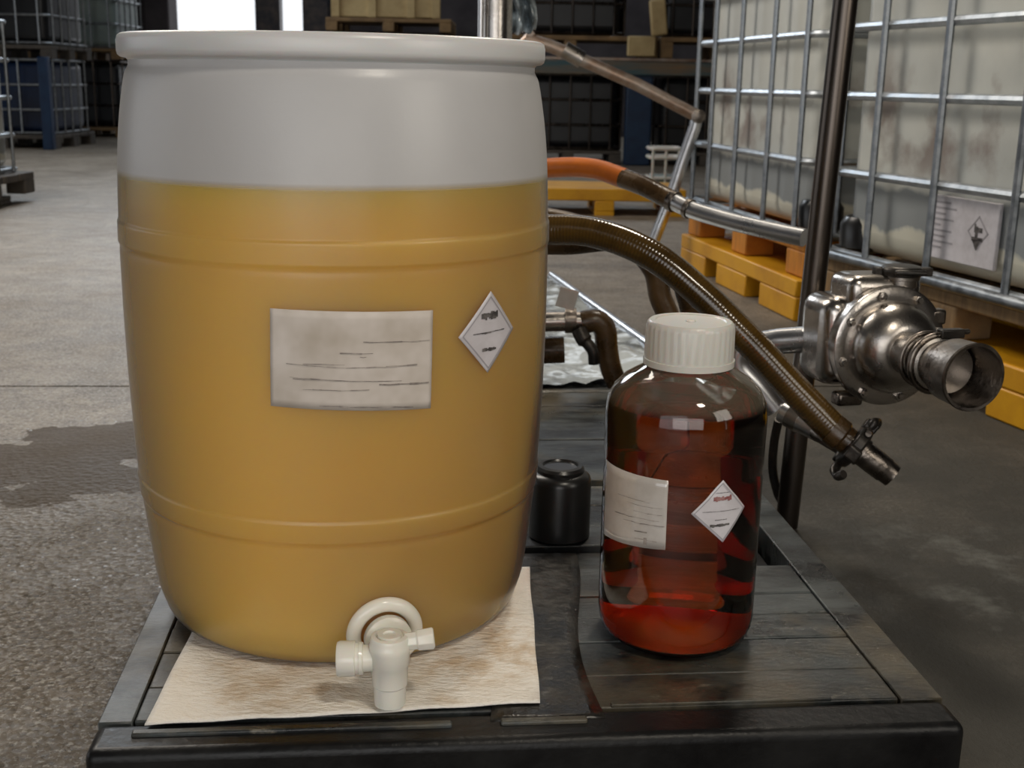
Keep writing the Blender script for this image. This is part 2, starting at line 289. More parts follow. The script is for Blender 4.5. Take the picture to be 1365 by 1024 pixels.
# ------------------------------------------------------------------ mesh helpers
class MB:
    def __init__(s): s.bm = bmesh.new(); s.uv = s.bm.loops.layers.uv.new('sweep')
    def ringstack(s, rings, caps=(True, True), us=None, closed=False):
        bm = s.bm; R = [[bm.verts.new(p) for p in r] for r in rings]; n = len(R[0])
        pairs = list(zip(range(len(R) - 1), range(1, len(R)))) + ([(len(R) - 1, 0)] if closed else [])
        for a, b in pairs:
            for i in range(n):
                j = (i + 1) % n
                f = bm.faces.new((R[a][i], R[a][j], R[b][j], R[b][i]))
                if us:
                    ub = us[b] if b else us[-1]
                    for lp, u, v in zip(f.loops, (us[a], us[a], ub, ub), (i, i + 1, i + 1, i)): lp[s.uv].uv = (u, v / n)
        if not closed:
            if caps[0]: bm.faces.new(list(reversed(R[0])))
            if caps[1]: bm.faces.new(R[-1])
        return s
    def lathe(s, p, axis, prof, n=32, caps=(True, True), phase=0.):
        a = V(axis).normalized(); h = V((0, 0, 1)) if abs(a.z) < .9 else V((1, 0, 0)); u = a.cross(h).normalized(); v = a.cross(u)
        p = V(p); rings = [[p + a*t + (u*math.cos(phase + 2*math.pi*i/n) - v*math.sin(phase + 2*math.pi*i/n))*(-1)**0*max(r, 1e-5) for i in range(n)] for t, r in prof]
        return s.ringstack(rings, caps)
    def cyl(s, p0, p1, r0, r1=None, n=16):
        p0, p1 = V(p0), V(p1); return s.lathe(p0, p1 - p0, [(0, r0), ((p1 - p0).length, r0 if r1 is None else r1)], n)
    def sweep(s, pts, radii, n=14, closed=False, caps=(True, True)):
        pts = [V(p) for p in pts]; N = len(pts)
        if not hasattr(radii, '__len__'): radii = [radii]*N
        T = []
        for i in range(N):
            a = pts[i - 1] if (i or closed) else pts[0]; b = pts[(i + 1) % N] if (i < N - 1 or closed) else pts[-1]
            T.append((b - a).normalized())
        h = V((0, 0, 1)) if abs(T[0].z) < .9 else V((1, 0, 0)); u = T[0].cross(h).normalized()
        rings = []; us = []; L = 0
        for i in range(N):
            if i: L += (pts[i] - pts[i - 1]).length
            u = (u - T[i]*u.dot(T[i])).normalized(); v = T[i].cross(u)
            rings.append([pts[i] + (u*math.cos(2*math.pi*k/n) + v*math.sin(2*math.pi*k/n))*radii[i] for k in range(n)]); us.append(L)
        return s.ringstack(rings, caps, us, closed)
    def box(s, c, size, rot=None):
        m = Matrix.Translation(V(c)) @ (rot.to_4x4() if rot else Matrix()) @ Matrix.Diagonal((*size, 1))
        bmesh.ops.create_cube(s.bm, size=1, matrix=m); return s
    def grid(s, f, nu, nv):
        vs = [[s.bm.verts.new(f(i/nu, j/nv)) for i in range(nu + 1)] for j in range(nv + 1)]
        for j in range(nv):
            for i in range(nu): s.bm.faces.new((vs[j][i], vs[j][i + 1], vs[j + 1][i + 1], vs[j + 1][i]))
        return s
    def torus(s, c, axis, R, r, n=40, m=12):
        a = V(axis).normalized(); h = V((0, 0, 1)) if abs(a.z) < .9 else V((1, 0, 0)); u = a.cross(h).normalized(); v = a.cross(u); c = V(c)
        return s.sweep([c + (u*math.cos(2*math.pi*k/n) + v*math.sin(2*math.pi*k/n))*R for k in range(n)], r, m, closed=True)

def spline(P, k=10):
    P = [V(p) for p in P]; Q = [2*P[0] - P[1]] + P + [2*P[-1] - P[-2]]; out = []
    for i in range(1, len(Q) - 2):
        for j in range(k):
            t = j/k; a, b, c, d = Q[i - 1:i + 3]
            out.append(.5*((2*b) + (c - a)*t + (2*a - 5*b + 4*c - d)*t*t + (3*b - a - 3*c + d)*t**3))
    return out + [P[-1]]
def rounded_loop(x0, y0, x1, y1, z, r, k=4):
    pts = []
    for cx, cy, a in ((x1 - r, y0 + r, -90), (x1 - r, y1 - r, 0), (x0 + r, y1 - r, 90), (x0 + r, y0 + r, 180)):
        for i in range(k + 1):
            t = math.radians(a + 90*i/k); pts.append((cx + r*math.cos(t), cy + r*math.sin(t), z))
    return pts

def obj(name, mb, m, parent=None, bevel=0, segs=2, angle=38, solid=0, local=False, flat=False):
    me = bpy.data.meshes.new(name); bmesh.ops.recalc_face_normals(mb.bm, faces=mb.bm.faces[:]); mb.bm.to_mesh(me); mb.bm.free()
    me.materials.append(MAT[m] if isinstance(m, str) else m)
    if not flat:
        me.shade_smooth(); me.set_sharp_from_angle(angle=math.radians(angle))
    o = bpy.data.objects.new(name, me); C.objects.link(o)
    if parent:
        o.parent = parent
        if not local and parent.parent is None and parent.type == 'EMPTY': o.matrix_parent_inverse = parent['inv_m'] if False else Matrix.Translation(-V(parent.location))
    if solid:
        s = o.modifiers.new('solid', 'SOLIDIFY'); s.thickness = solid; s.offset = 1
    if bevel:
        b = o.modifiers.new('bevel', 'BEVEL'); b.width = bevel; b.segments = segs; b.limit_method = 'ANGLE'; b.angle_limit = math.radians(40)
        b.harden_normals = False
    return o
def tag(o, label, cat, group=None, kind=None):
    o['label'] = label; o['category'] = cat
    if group: o['group'] = group
    if kind: o['kind'] = kind
    return o
def thing(name, label, cat, loc=(0, 0, 0), rz=0, group=None):
    o = bpy.data.objects.new(name, None); C.objects.link(o); o.location = loc; o.rotation_euler = (0, 0, rz); o.empty_display_size = .1
    return tag(o, label, cat, group)
def struct(name, mb, m, **k):
    o = obj(name, mb, m, **k); o['kind'] = 'structure'; return o

# ------------------------------------------------------------------ the hall
fl = struct('floor', MB().box((-3, 8, -.05), (24, 30, .06)), 'joint', flat=True)
fa = .077; fu = V((math.cos(fa), math.sin(fa), 0)); fw = V((-math.sin(fa), math.cos(fa), 0)); f0 = V((-1.33, 3.028, 0))
for k, (a, b) in enumerate(((-10.5, -.006), (.006, 6.5), (6.512, 20))):
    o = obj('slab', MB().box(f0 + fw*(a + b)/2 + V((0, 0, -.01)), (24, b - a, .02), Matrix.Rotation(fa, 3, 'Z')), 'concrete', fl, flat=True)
WY, WH = 19.2, 6.0
bw = MB(); bw.box((-10.1, WY, WH/2), (9.7, .25, WH)); bw.box((2.9, WY, WH/2), (11.6, .25, WH)); bw.box((-4.08, WY, 5.2), (2.36, .25, 1.6)); struct('wall_back', bw, 'wall', flat=True)
struct('wall_right', MB().box((8.6, 7, WH/2), (.25, 25, WH)), 'wall', flat=True)
lw = MB(); lw.box((-14.9, 15, WH/2), (.25, 9, WH)); lw.box((-14.9, -3, WH/2), (.25, 6, WH)); lw.box((-14.9, 5.2, 5.2), (.25, 10.6, 1.6)); struct('wall_left', lw, 'wall', flat=True)  # gap is an added daylight opening to light the left floor
fwl = MB(); fwl.box((-11, -6, WH/2), (8, .25, WH)); fwl.box((4, -6, WH/2), (9, .25, WH)); fwl.box((-3.7, -6, 5.2), (6.6, .25, 1.6)); struct('wall_front', fwl, 'wall', flat=True)
struct('ceiling', MB().box((-3.1, 6.6, WH + .1), (23.8, 25.6, .2)), 'roof', flat=True)
for k, (x0, x1) in enumerate(((-3.95, -3.58), (-3.24, -2.84), (-5.62, -5.24))):
    struct('trim_%d' % (k + 1), MB().box(((x0 + x1)/2, WY - .25, 2.2), (x1 - x0, .3, 4.4)), 'steel_post' if k < 2 else 'wall', bevel=.03)

MAT['drop'] = mat('glint_toned_bead', (.55, .57, .60), rough=.08, Specular_IOR_Level=.8)  # pale bead colour stands in for glints of light
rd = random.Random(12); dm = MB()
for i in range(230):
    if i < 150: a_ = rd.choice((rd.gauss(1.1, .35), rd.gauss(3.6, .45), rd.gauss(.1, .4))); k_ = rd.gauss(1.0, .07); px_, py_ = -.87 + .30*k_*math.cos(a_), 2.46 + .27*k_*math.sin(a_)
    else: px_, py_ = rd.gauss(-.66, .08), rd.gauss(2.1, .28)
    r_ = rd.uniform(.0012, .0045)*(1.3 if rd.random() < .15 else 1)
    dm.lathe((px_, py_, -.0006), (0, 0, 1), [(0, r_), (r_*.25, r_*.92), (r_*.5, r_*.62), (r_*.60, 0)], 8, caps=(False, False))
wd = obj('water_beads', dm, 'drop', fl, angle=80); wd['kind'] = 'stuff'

# ------------------------------------------------------------------ black pallet in the foreground
PA = math.radians(5.5); PZ = .15
pal = thing('plastic_pallet', 'worn black plastic pallet with planked deck carrying the barrel and jug', 'pallet', (-.41, 1.045, 0), PA)
def pobj(name, mb, m='black_plastic', bevel=.006, **k): return obj(name, mb, m, pal, bevel=bevel, local=True, **k)
pobj('front_bar', MB().box((.4475, .029, .08), (.895, .058, .14)), 'front_shade', bevel=.011, segs=4)
pobj('side_rail', MB().box((.8715, .735, .08), (.047, 1.35, .138)), bevel=.0015, segs=1)
pobj('side_rail', MB().box((.0175, .735, .08), (.035, 1.35, .138)), bevel=.0015, segs=1)
pobj('back_bar', MB().box((.4425, 1.415, .08), (.885, .03, .14)), bevel=.01)
for y0, y1, x1, dz in ((.0605, .1300, .845, 0), (.1325, .2125, .845, -.001), (.2150, .2785, .845, 0), (.2805, .3425, .845, -.0015), (.3450, .436, .845, -.001), (.452, .52, .79, -.012), (.5225, .60, .76, -.002), (.602, .69, .845, -.003), (.692, .772, .845, -.002), (.786, .80, .845, -.008), (.815, .93, .845, -.002), (.932, 1.05, .845, -.004), (1.052, 1.17, .845, -.002), (1.172, 1.29, .845, -.004), (1.292, 1.398, .845, -.003)):
    pobj('deck_board', MB().box(((.037 + x1)/2, (y0 + y1)/2, PZ - .015 + dz), (x1 - .037, y1 - y0, .03)), bevel=.002)
pobj('deck_support', MB().box((.44, .74, .06), (.80, 1.3, .11)), 'black_gloss', bevel=0)
def strip_pt(u, v):
    x0 = .40 + .006*math.sin(9*v); x1 = .520 + .022*v - .012*math.sin(v*5)
    return (x0 + (x1 - x0)*u, .038 + v*.45, PZ - .0012 + .0006*math.sin(7*u + 13*v)*math.sin(31*v))
obj('centre_strip', MB().grid(strip_pt, 8, 40), 'black_mat', pal, solid=.0022, local=True)
pobj('cleat', MB().box((.455, .034, PZ + .001), (.09, .010, .006)), bevel=.002)
pobj('cleat', MB().box((.20, .033, PZ + .001), (.32, .010, .006)), bevel=.002)
pobj('cleat', MB().box((.65, .063, PZ + .001), (.24, .006, .004)), bevel=.001)

# absorbent sheet
tq = [V((-.364, 1.094, 0)), V((.036, 1.155, 0)), V((.028, 1.52, 0)), V((-.378, 1.45, 0))]
def towel_pt(u, v):
    p = (tq[0]*(1 - u) + tq[1]*u)*(1 - v) + (tq[3]*(1 - u) + tq[2]*u)*v
    e = .0022*math.sin(u*17)*math.exp(-v*30)*.5
    inside = ((p.x + .2096)**2 + (p.y - 1.4336)**2)**.5 < .235
    k = 0 if inside else 1
    return (p.x + .0006*math.sin(v*14), p.y + .0010*math.sin(u*9), PZ + .0028 + e*0 + k*(.0005 + .0006*math.sin(u*29 + v*11)))
tw = obj('absorbent_sheet', MB().grid(towel_pt, 60, 50), 'towel', solid=.0016)
tag(tw, 'stained off-white absorbent paper sheet lying under the barrel', 'paper towel')

# ------------------------------------------------------------------ barrel
BC = V((-.2096, 1.4336, 0)); BZ = .1545
cage_pts = [(.172, .2195), (.20, .2275), (.26, .2350), (.334, .2425), (.42, .2468), (.50, .2488), (.58, .2492), (.64, .2484), (.70, .2458), (.74, .2422), (.775, .2370), (.79, .2340)]
def base_r(z):
    P = cage_pts
    for i in range(len(P) - 1):
        if P[i][0] <= z <= P[i + 1][0]:
            m = [(P[min(k + 1, len(P) - 1)][1] - P[max(k - 1, 0)][1])/(P[min(k + 1, len(P) - 1)][0] - P[max(k - 1, 0)][0]) for k in (i, i + 1)]
            h = P[i + 1][0] - P[i][0]; t = (z - P[i][0])/h
            return (2*t**3 - 3*t*t + 1)*P[i][1] + (t**3 - 2*t*t + t)*h*m[0] + (3*t*t - 2*t**3)*P[i + 1][1] + (t**3 - t*t)*h*m[1]
def sstep(a, b, x):
    t = min(1, max(0, (x - a)/(b - a))); return t*t*(3 - 2*t)
def hoop(z):      # two moulded hoops: low raised bands with soft edges
    k = 0
    for lo, hi, h in ((.608, .633, .0014), (.311, .336, .0016)):
        k += h*sstep(lo - .0025, lo + .0025, z)*(1 - sstep(hi - .0025, hi + .0025, z)) - .0004*math.exp(-((z - lo + .005)/.003)**2)
    return k
zs = [.172 + i*(.79 - .172)/150 for i in range(151)]; zs += [c + d*.0008 for c in (.608, .633, .311, .336) for d in range(-8, 9)]
prof = [(.1545, .0), (.1545, .192), (.1555, .2005), (.158, .2075), (.162, .2130), (.167, .2170)] + [(z, base_r(z) + hoop(z)) for z in sorted(set(round(z, 5) for z in zs))] + [(.7945, .2325), (.798, .2305), (.801, .2290), (.811, .2290)]
bz = sorted((z, r) for z, r in prof)
def BR(z):
    for (a, ra), (b, rb) in zip(bz[1:], bz[2:]):
        if a <= z <= b: return ra + (rb - ra)*(z - a)/max(b - a, 1e-9)
    return bz[-1][1]
def bpt(th, z, d=0): return V((BC.x + (BR(z) + d)*math.sin(th), BC.y - (BR(z) + d)*math.cos(th), z))
bar = thing('plastic_barrel', 'large milky white plastic barrel mostly full of cloudy yellow liquid with tap', 'barrel', (BC.x, BC.y, BZ))
shell_prof = prof[:-1] + [(.8105, .2290)]
obj('barrel_wall', MB().lathe((BC.x, BC.y, 0), (0, 0, 1), shell_prof + [(.815, .227), (.815, 0)], 128, caps=(False, False)), 'shell', bar, angle=50)
MAT['rim'] = mat('milky_rim_plastic', (.60, .60, .60), rough=.3, Subsurface_Weight=.25, Subsurface_Scale=.01)
obj('rim', MB().lathe((BC.x, BC.y, 0), (0, 0, 1), [(.806, .2288), (.8085, .2310), (.8095, .2365), (.812, .2395), (.816, .2405), (.827, .2405), (.832, .2390), (.834, .2360), (.834, .226), (.826, .222), (.812, .222)], 128, caps=(False, False)), 'rim', bar, angle=60)
obj('lid', MB().lathe((BC.x, BC.y, 0), (0, 0, 1), [(.8155, 0), (.8155, .2225), (.824, .2225), (.824, .19), (.820, .18), (.820, 0)], 64, caps=(False, False)), 'rim', bar)
inn = [(z, max(r - .0022, 0)) for z, r in prof if .1546 < z < LEVEL - .001]
obj('liquid', MB().lathe((BC.x, BC.y, 0), (0, 0, 1), [(.1565, 0), (.1565, .195)] + [(max(z, .158), r) for z, r in inn[1:]] + [(LEVEL, BR(LEVEL) - .0022), (LEVEL, 0)], 96, caps=(False, False)), 'liquid', bar, angle=60)

def patch(surf, corners, d, nu=24, nv=12):      # corners: (theta, z) anticlockwise from lower left; a curved sheet on a round surface
    def f(u, v):
        (a, b, c, e) = corners
        th = (a[0]*(1 - u) + b[0]*u)*(1 - v) + (e[0]*(1 - u) + c[0]*u)*v
        z = (a[1]*(1 - u) + b[1]*u)*(1 - v) + (e[1]*(1 - u) + c[1]*u)*v
        return surf(th, z, d)
    return f
def add_patch(mb, surf, corners, d, nu=24, nv=12): return mb.grid(patch(surf, corners, d), nu, nv)
lab_c = [(-.1467, .4649), (.5263, .4570), (.5336, .5615), (-.1356, .5664)]
lab = obj('paper_label', add_patch(MB(), bpt, lab_c, .0006, 40, 12), 'label', bar, solid=.0006); lab['label'] = 'soiled rectangular paper label'
def inlab(c, u, v):
    (a, b, cc, e) = c
    return ((a[0]*(1 - u) + b[0]*u)*(1 - v) + (e[0]*(1 - u) + cc[0]*u)*v, (a[1]*(1 - u) + b[1]*u)*(1 - v) + (e[1]*(1 - u) + cc[1]*u)*v)
def strokes(mb, surf, c, rows, d, seed=1):       # ragged printed lines: (u0, u1, v, height)
    rnd = random.Random(seed)
    for u0, u1, v, h in rows:
        k = max(2, int((u1 - u0)*18)); vv = v
        for i in range(k):
            a = u0 + (u1 - u0)*i/k; b = u0 + (u1 - u0)*(i + 1)/k; v2 = vv + rnd.uniform(-.006, .006)
            hh = h*rnd.uniform(.35, 1)
            q = [inlab(c, a, vv - hh/2), inlab(c, b, v2 - hh/2), inlab(c, b, v2 + hh/2), inlab(c, a, vv + hh/2)]
            mb.grid(patch(surf, q, d), 2, 1); vv = v2
    return mb
rows = [(.56, .98, .70, .014), (.42, .62, .585, .014), (.54, .58, .55, .01), (.10, .70, .455, .012), (.70, .90, .45, .02), (.14, .80, .305, .012), (.66, .98, .27, .02), (.20, .60, .20, .012), (.30, .88, .035, .02), (.20, .45, .46, .01), (.12, .5, .32, .008)]
p_ = obj('print', strokes(MB(), bpt, lab_c, rows, .0014), 'print', lab); p_['kind'] = 'stuff'
hz_c = [(.8259, .4854), (.9981, .5286), (.8359, .5744), (.6578, .5296)]
hz = obj('hazard_label', add_patch(MB(), bpt, hz_c, .0006, 16, 16), 'hazard', bar, solid=.0006); hz['label'] = 'white diamond hazard label with smudged print'
def frame(mb, surf, c, d, m0=.055, m1=.075):
    for (u0, u1, v0, v1) in ((m0, 1 - m0, m0, m1), (m0, 1 - m0, 1 - m1, 1 - m0), (m0, m1, m0, 1 - m0), (1 - m1, 1 - m0, m0, 1 - m0)):
        mb.grid(patch(surf, [inlab(c, u0, v0), inlab(c, u1, v0), inlab(c, u1, v1), inlab(c, u0, v1)], d), 10, 2)
    return mb
obj('border', frame(MB(), bpt, hz_c, .0013), 'grey_line', hz)
def bar_in(surf, c, cu, cv, w, h, d, mb, seed=3, tilt=.0):   # ragged block in the diamond's own upright frame
    rnd = random.Random(seed); (t0, z0) = inlab(c, .5, .5)
    for i in range(9):
        a = -w/2 + w*i/9; b = -w/2 + w*(i + 1)/9; h0 = h*rnd.uniform(.5, 1); o = rnd.uniform(-.1, .1)*h
        q = [(t0 + cu + a, z0 + cv + tilt*a*.22 - h0/2 + o), (t0 + cu + b, z0 + cv + tilt*b*.22 - h0/2 + o), (t0 + cu + b, z0 + cv + tilt*b*.22 + h0/2 + o), (t0 + cu + a, z0 + cv + tilt*a*.22 + h0/2 + o)]
        mb.grid(patch(surf, q, d), 1, 1)
    return mb
mb = MB(); bar_in(bpt, hz_c, 0, .019, .10, .009, .0014, mb, 3); bar_in(bpt, hz_c, .0, -.018, .085, .004, .0014, mb, 5); bar_in(bpt, hz_c, 0, .001, .19, .0012, .0014, mb, 7); bar_in(bpt, hz_c, -.02, .0005, .06, .0022, .0014, mb, 8)
obj('print', mb, 'print_dark', hz)['kind'] = 'stuff'

# tap on the barrel
th0 = .3304; nrm = V((math.sin(th0), -math.cos(th0), 0)); side = V((math.cos(th0), math.sin(th0), 0)); rc = bpt(th0, .2030)
rc2 = rc + nrm*.004
tap = obj('tap', MB().lathe((-.121, 1.139, .1585), (0, 0, 1), [(0, .0140), (.001, .0162), (.022, .0168), (.0235, .0182), (.045, .0192), (.047, .0206), (.060, .0208), (.062, .0213), (.068, .0213), (.0695, .0203), (.074, .0203), (.077, .0190), (.078, .0150), (.076, .0140), (.076, 0)], 40, caps=(True, False)), 'tap', bar)
tap['label'] = 'ivory plastic tap'
obj('flange_ring', MB().torus(rc2, nrm + V((0, 0, -.10)), .0345, .0082, 56, 16), 'tap', tap)
obj('tap_stem', MB().cyl(rc - nrm*.004, V((-.121, 1.139, .205)), .017, .0165, 28).lathe(rc + nrm*.012, nrm, [(0, .024), (.004, .026), (.012, .026), (.015, .022)], 32), 'tap', tap)
lx = V((-1, -.05, -.02)).normalized()
obj('tap_knob', MB().lathe(V((-.138, 1.139, .210)), lx, [(0, .0135), (.010, .0140), (.0105, .0165), (.014, .0172), (.0145, .0160), (.018, .0162), (.0185, .0182), (.034, .0186), (.037, .0172), (.0375, .010)], 36), 'tap', tap)
rx = V((1, .10, .12)).normalized()
obj('tap_lever', MB().lathe(V((-.105, 1.142, .2275)), rx, [(0, .0095), (.012, .0098), (.013, .0112), (.028, .0120), (.030, .0105)], 8), 'tap', tap, bevel=.001)
obj('tap_screw', MB().lathe(V((-.121, 1.139, .2345)), (0, 0, 1), [(0, .0125), (.0035, .0125), (.0035, .007), (.0015, .006)], 28), 'tap', tap)

# ------------------------------------------------------------------ amber jug
JC = V((.2015, 1.345, 0)); J0 = PZ + .0005; JR = .0925
jug = thing('plastic_jug', 'clear plastic jug of dark amber-red liquid with white screw cap', 'jug', (JC.x, JC.y, J0))
jp = [(0, 0), (0, .072), (.003, .080), (.010, .0872), (.020, .0910), (.034, .0925), (.040, .0922), (.044, .0925), (.20, .0925), (.206, .0913), (.214, .0913), (.220, .0925), (.262, .0930), (.275, .0930), (.290, .0905), (.303, .0840), (.314, .0735), (.322, .0610), (.327, .0520), (.331, .0475), (.335, .0462), (.345, .0462)]
jz = jp[1:]
def JRad(z):
    z -= J0
    for (a, ra), (b, rb) in zip(jz, jz[1:]):
        if a <= z <= b: return ra + (rb - ra)*(z - a)/max(b - a, 1e-9)
    return JR
def jpt(th, z, d=0): return V((JC.x + (JRad(z) + d)*math.sin(th), JC.y - (JRad(z) + d)*math.cos(th), z))
obj('jug_wall', MB().lathe((JC.x, JC.y, J0), (0, 0, 1), jp, 96, caps=(False, False)), 'jug', jug, angle=60)
JL = .287
lq = [(.0030, 0), (.0030, .070)] + [(z, r - .0016) for z, r in jp if .006 < z < JL] + [(JL, JRad(J0 + JL) - .0016), (JL, 0)]
obj('liquid', MB().lathe((JC.x, JC.y, J0), (0, 0, 1), lq, 96, caps=(False, False)), 'amber', jug, angle=50)
jq = bpy.data.objects['liquid.001'].data; jq.materials.append(MAT['amber_top'])
for f_ in jq.polygons:
    if f_.normal.z > .9 and f_.center.z > J0 + JL - .002: f_.material_index = 1
obj('jug_base_reflector', MB().lathe((JC.x, JC.y, J0), (0, 0, 1), [(.0045, 0), (.0045, .072), (.009, .080), (.010, .080), (.0065, .070), (.012, .02), (.012, 0)], 64, caps=(False, False)), 'jug_base_reflector', jug)  # added reflector disc, lifts the glow at the jug bottom
def ribbed_cap():
    m = MB(); n = 144
    def ring(z, r, rib=0): return [V((JC.x + (r + (rib if i % 4 < 2 else 0))*math.cos(2*math.pi*i/n), JC.y + (r + (rib if i % 4 < 2 else 0))*math.sin(2*math.pi*i/n), J0 + z)) for i in range(n)]
    m.ringstack([ring(.331, .047), ring(.331, .0518), ring(.338, .0520), ring(.3385, .0505), ring(.341, .0505), ring(.342, .0502, .0007), ring(.374, .0496, .0007), ring(.379, .0488), ring(.3815, .0462), ring(.3815, .0405), ring(.3800, .039), ring(.3800, .0001)], caps=(False, False)); return m
obj('screw_cap', ribbed_cap(), 'cap', jug, angle=40)
obj('cap_pip', MB().lathe((JC.x, JC.y, J0 + .3795), (0, 0, 1), [(0, .0065), (.0015, .0055), (.0018, .004), (.0010, .003), (.001, 0)], 24, caps=(False, False)), 'cap', jug)
jl_c = [(-1.36, .2800), (-.3005, .2886), (-.308, .3693), (-1.39, .370)]
jl = obj('paper_label', add_patch(MB(), jpt, jl_c, .0006, 30, 8), 'jug_label', jug, solid=.0005); jl['label'] = 'rectangular white label with faded lines'
rows = [(.30, .92, .40, .012), (.45, .98, .34, .012), (.62, .78, .22, .03), (.5, .95, .60, .008), (.62, .9, .12, .01), (.35, .8, .66, .008), (.74, .78, .10, .10), (.6, .95, .5, .008)]
obj('print', strokes(MB(), jpt, jl_c, rows, .0013, 5), 'print', jl)['kind'] = 'stuff'
jh_c = [(.4017, .2975), (.7155, .3349), (.356, .3709), (-.0212, .3331)]
jh = obj('hazard_label', add_patch(MB(), jpt, jh_c, .0006, 16, 16), 'hazard', jug, solid=.0005); jh['label'] = 'white diamond hazard label with red smudge'
obj('border', frame(MB(), jpt, jh_c, .0012, .04, .06), 'grey_line', jh)
mb = MB(); bar_in(jpt, jh_c, 0, .0155, .24, .006, .0013, mb, 11); obj('red_print', mb, 'print_red', jh)['kind'] = 'stuff'
mb = MB(); bar_in(jpt, jh_c, -.02, -.0155, .26, .0042, .0013, mb, 12); bar_in(jpt, jh_c, 0, .001, .5, .0007, .0013, mb, 13); bar_in(jpt, jh_c, 0, .022, .2, .0007, .0013, mb, 14); bar_in(jpt, jh_c, -.01, -.009, .16, .0008, .0013, mb, 15)
obj('print', mb, 'print_dark', jh)['kind'] = 'stuff'

# black canister behind the barrel
cz = PZ - .003
can = thing('canister', 'small black plastic canister half hidden behind the barrel', 'canister', (.072, 1.66, cz))
obj('canister_body', MB().lathe((.072, 1.66, cz), (0, 0, 1), [(0, .040), (.004, .0455), (.086, .0455), (.094, .043), (.099, .036), (.100, .030)], 40), 'black_gloss', can)
obj('canister_lid', MB().lathe((.072, 1.66, cz + .100), (0, 0, 1), [(-.003, .034), (.004, .035), (.008, .032), (.009, .026), (.006, .024), (.006, 0)], 36, caps=(True, False)), 'black_gloss', can)

# ------------------------------------------------------------------ totes on the right
def tote(name, label, group, origin, yaw, size, rings, bars_left, tank, cage, nbar=4, tank_top=1.15, feet=True, rr=.012):
    # origin: near left corner of the cage at its foot; local x to the right, local y away along the left face, z up
    w, l = size; t = thing(name, label, 'tote', origin, yaw, group)
    h = rings[-1]; ins = .035
    tb = MB(); tb.box((w/2, l/2, (tank_top + .015)/2 + .003), (w - 2*ins, l - 2*ins, tank_top - .015))
    o = obj('tank', tb, tank, t, bevel=.07, segs=4, local=True)
    for z in rings:
        z = max(z, rr + .003)
        obj('cage_ring', MB().sweep(rounded_loop(0, 0, w, l, z, .06), rr*1.12, 8, closed=True), 'galv_ring' if cage == 'galv' else cage, t, local=True)
    for y in bars_left:
        obj('cage_bar', MB().cyl((-.012, y, .004), (-.012, y, h), rr*.9, n=8), cage, t, local=True)
    for i in range(nbar):
        x = .10 + (w - .2)*i/(nbar - 1)
        obj('cage_bar', MB().cyl((x, -.012, .004), (x, -.012, h), rr*.9, n=8), cage, t, local=True)
        obj('cage_bar', MB().cyl((w + .012, .1 + (l - .2)*i/(nbar - 1), .004), (w + .012, .1 + (l - .2)*i/(nbar - 1), h), rr*.9, n=8), cage, t, local=True)
    return t
def pallet(name, label, group, origin, yaw, w, l, h, m, blocks=(3, 3), deck=.35, boards=5, along='y', skid=True, bl=.16):
    t = thing(name, label, 'pallet', origin, yaw, group); dh = h*deck; sk = h*.16 if skid else 0
    gap = .02
    for i in range(boards):
        if along == 'y':
            bw = (w - gap*(boards - 1))/boards; c = (bw/2 + i*(bw + gap), l/2, h - dh/2); s = (bw, l, dh)
        else:
            bw = (l - gap*(boards - 1))/boards; c = (w/2, bw/2 + i*(bw + gap), h - dh/2); s = (w, bw, dh)
        obj('deck_board', MB().box(c, s), m, t, bevel=.006, local=True)
    bx, by = .12 if blocks[0] > 2 else .14, bl
    for i in range(blocks[0]):
        for j in range(blocks[1]):
            c = (bx/2 + (w - bx)*i/(blocks[0] - 1), by/2 + (l - by)*j/(blocks[1] - 1), sk + (h - dh - sk)/2)
            obj('block', MB().box(c, (bx, by, h - dh - sk)), m, t, bevel=.006, local=True)
    if sk:
        for i in range(blocks[0]):
            obj('skid', MB().box((bx/2 + (w - bx)*i/(blocks[0] - 1), l/2, sk/2), (bx, l, sk)), m, t, bevel=.003, local=True)
    return t
R4 = [.0, .257, .482, .678, .872, 1.06]
Y1 = math.atan2(.17, .985)
dv = V((-.17, .985, 0)); rv = V((.985, .17, 0)); n1 = V((1.0, 4.15, 0))
t1 = tote('tote', 'caged white plastic tote behind the tilted pole with brown smears', 'tall white totes along the right aisle', n1 + V((0, 0, .288)), Y1, (1.0, 1.30), R4, (.08, .38, .72, 1.03, 1.24), 'tank', 'galv')
pallet('wooden_pallet', 'orange wooden pallet under the farther caged tote at right', 'pallets under the right totes', n1 - dv*.0 + V((0, 0, .147)), Y1, 1.0, 1.30, .128, 'orange_wood', (3, 3), .30, 5, 'y', False)
pallet('yellow_pallet', 'yellow plastic pallet on the floor under the farther caged tote', 'pallets under the right totes', n1 - rv*.03 - dv*.02, Y1, 1.05, 1.32, .145, 'yellow_plastic', (3, 3), .42, 3, 'y', False, .34)
d2 = V((-.275, .961, 0)); r2 = V((.961, .275, 0)); n2 = V((.975, 3.78, 0)) - d2*1.2; Y2 = math.atan2(.275, .961)
t2 = tote('tote', 'nearest caged white plastic tote at right edge with hazard placard', 'tall white totes along the right aisle', n2 + V((0, 0, .288)), Y2, (1.0, 1.20), R4, (.06, .32, .65, .95, 1.16), 'tank', 'galv')
pallet('wooden_pallet', 'wooden pallet under the nearest caged tote at right edge', 'pallets under the right totes', n2 + V((0, 0, .147)), Y2, 1.0, 1.2, .128, 'wood', (3, 3), .30, 5, 'y', False)
pallet('yellow_pallet', 'yellow plastic pallet below the nearest tote behind the steel pump', 'pallets under the right totes', n2 - r2*.03 - d2*.02, Y2, 1.05, 1.22, .145, 'yellow_plastic', (3, 3), .42, 3, 'y', False, .34)
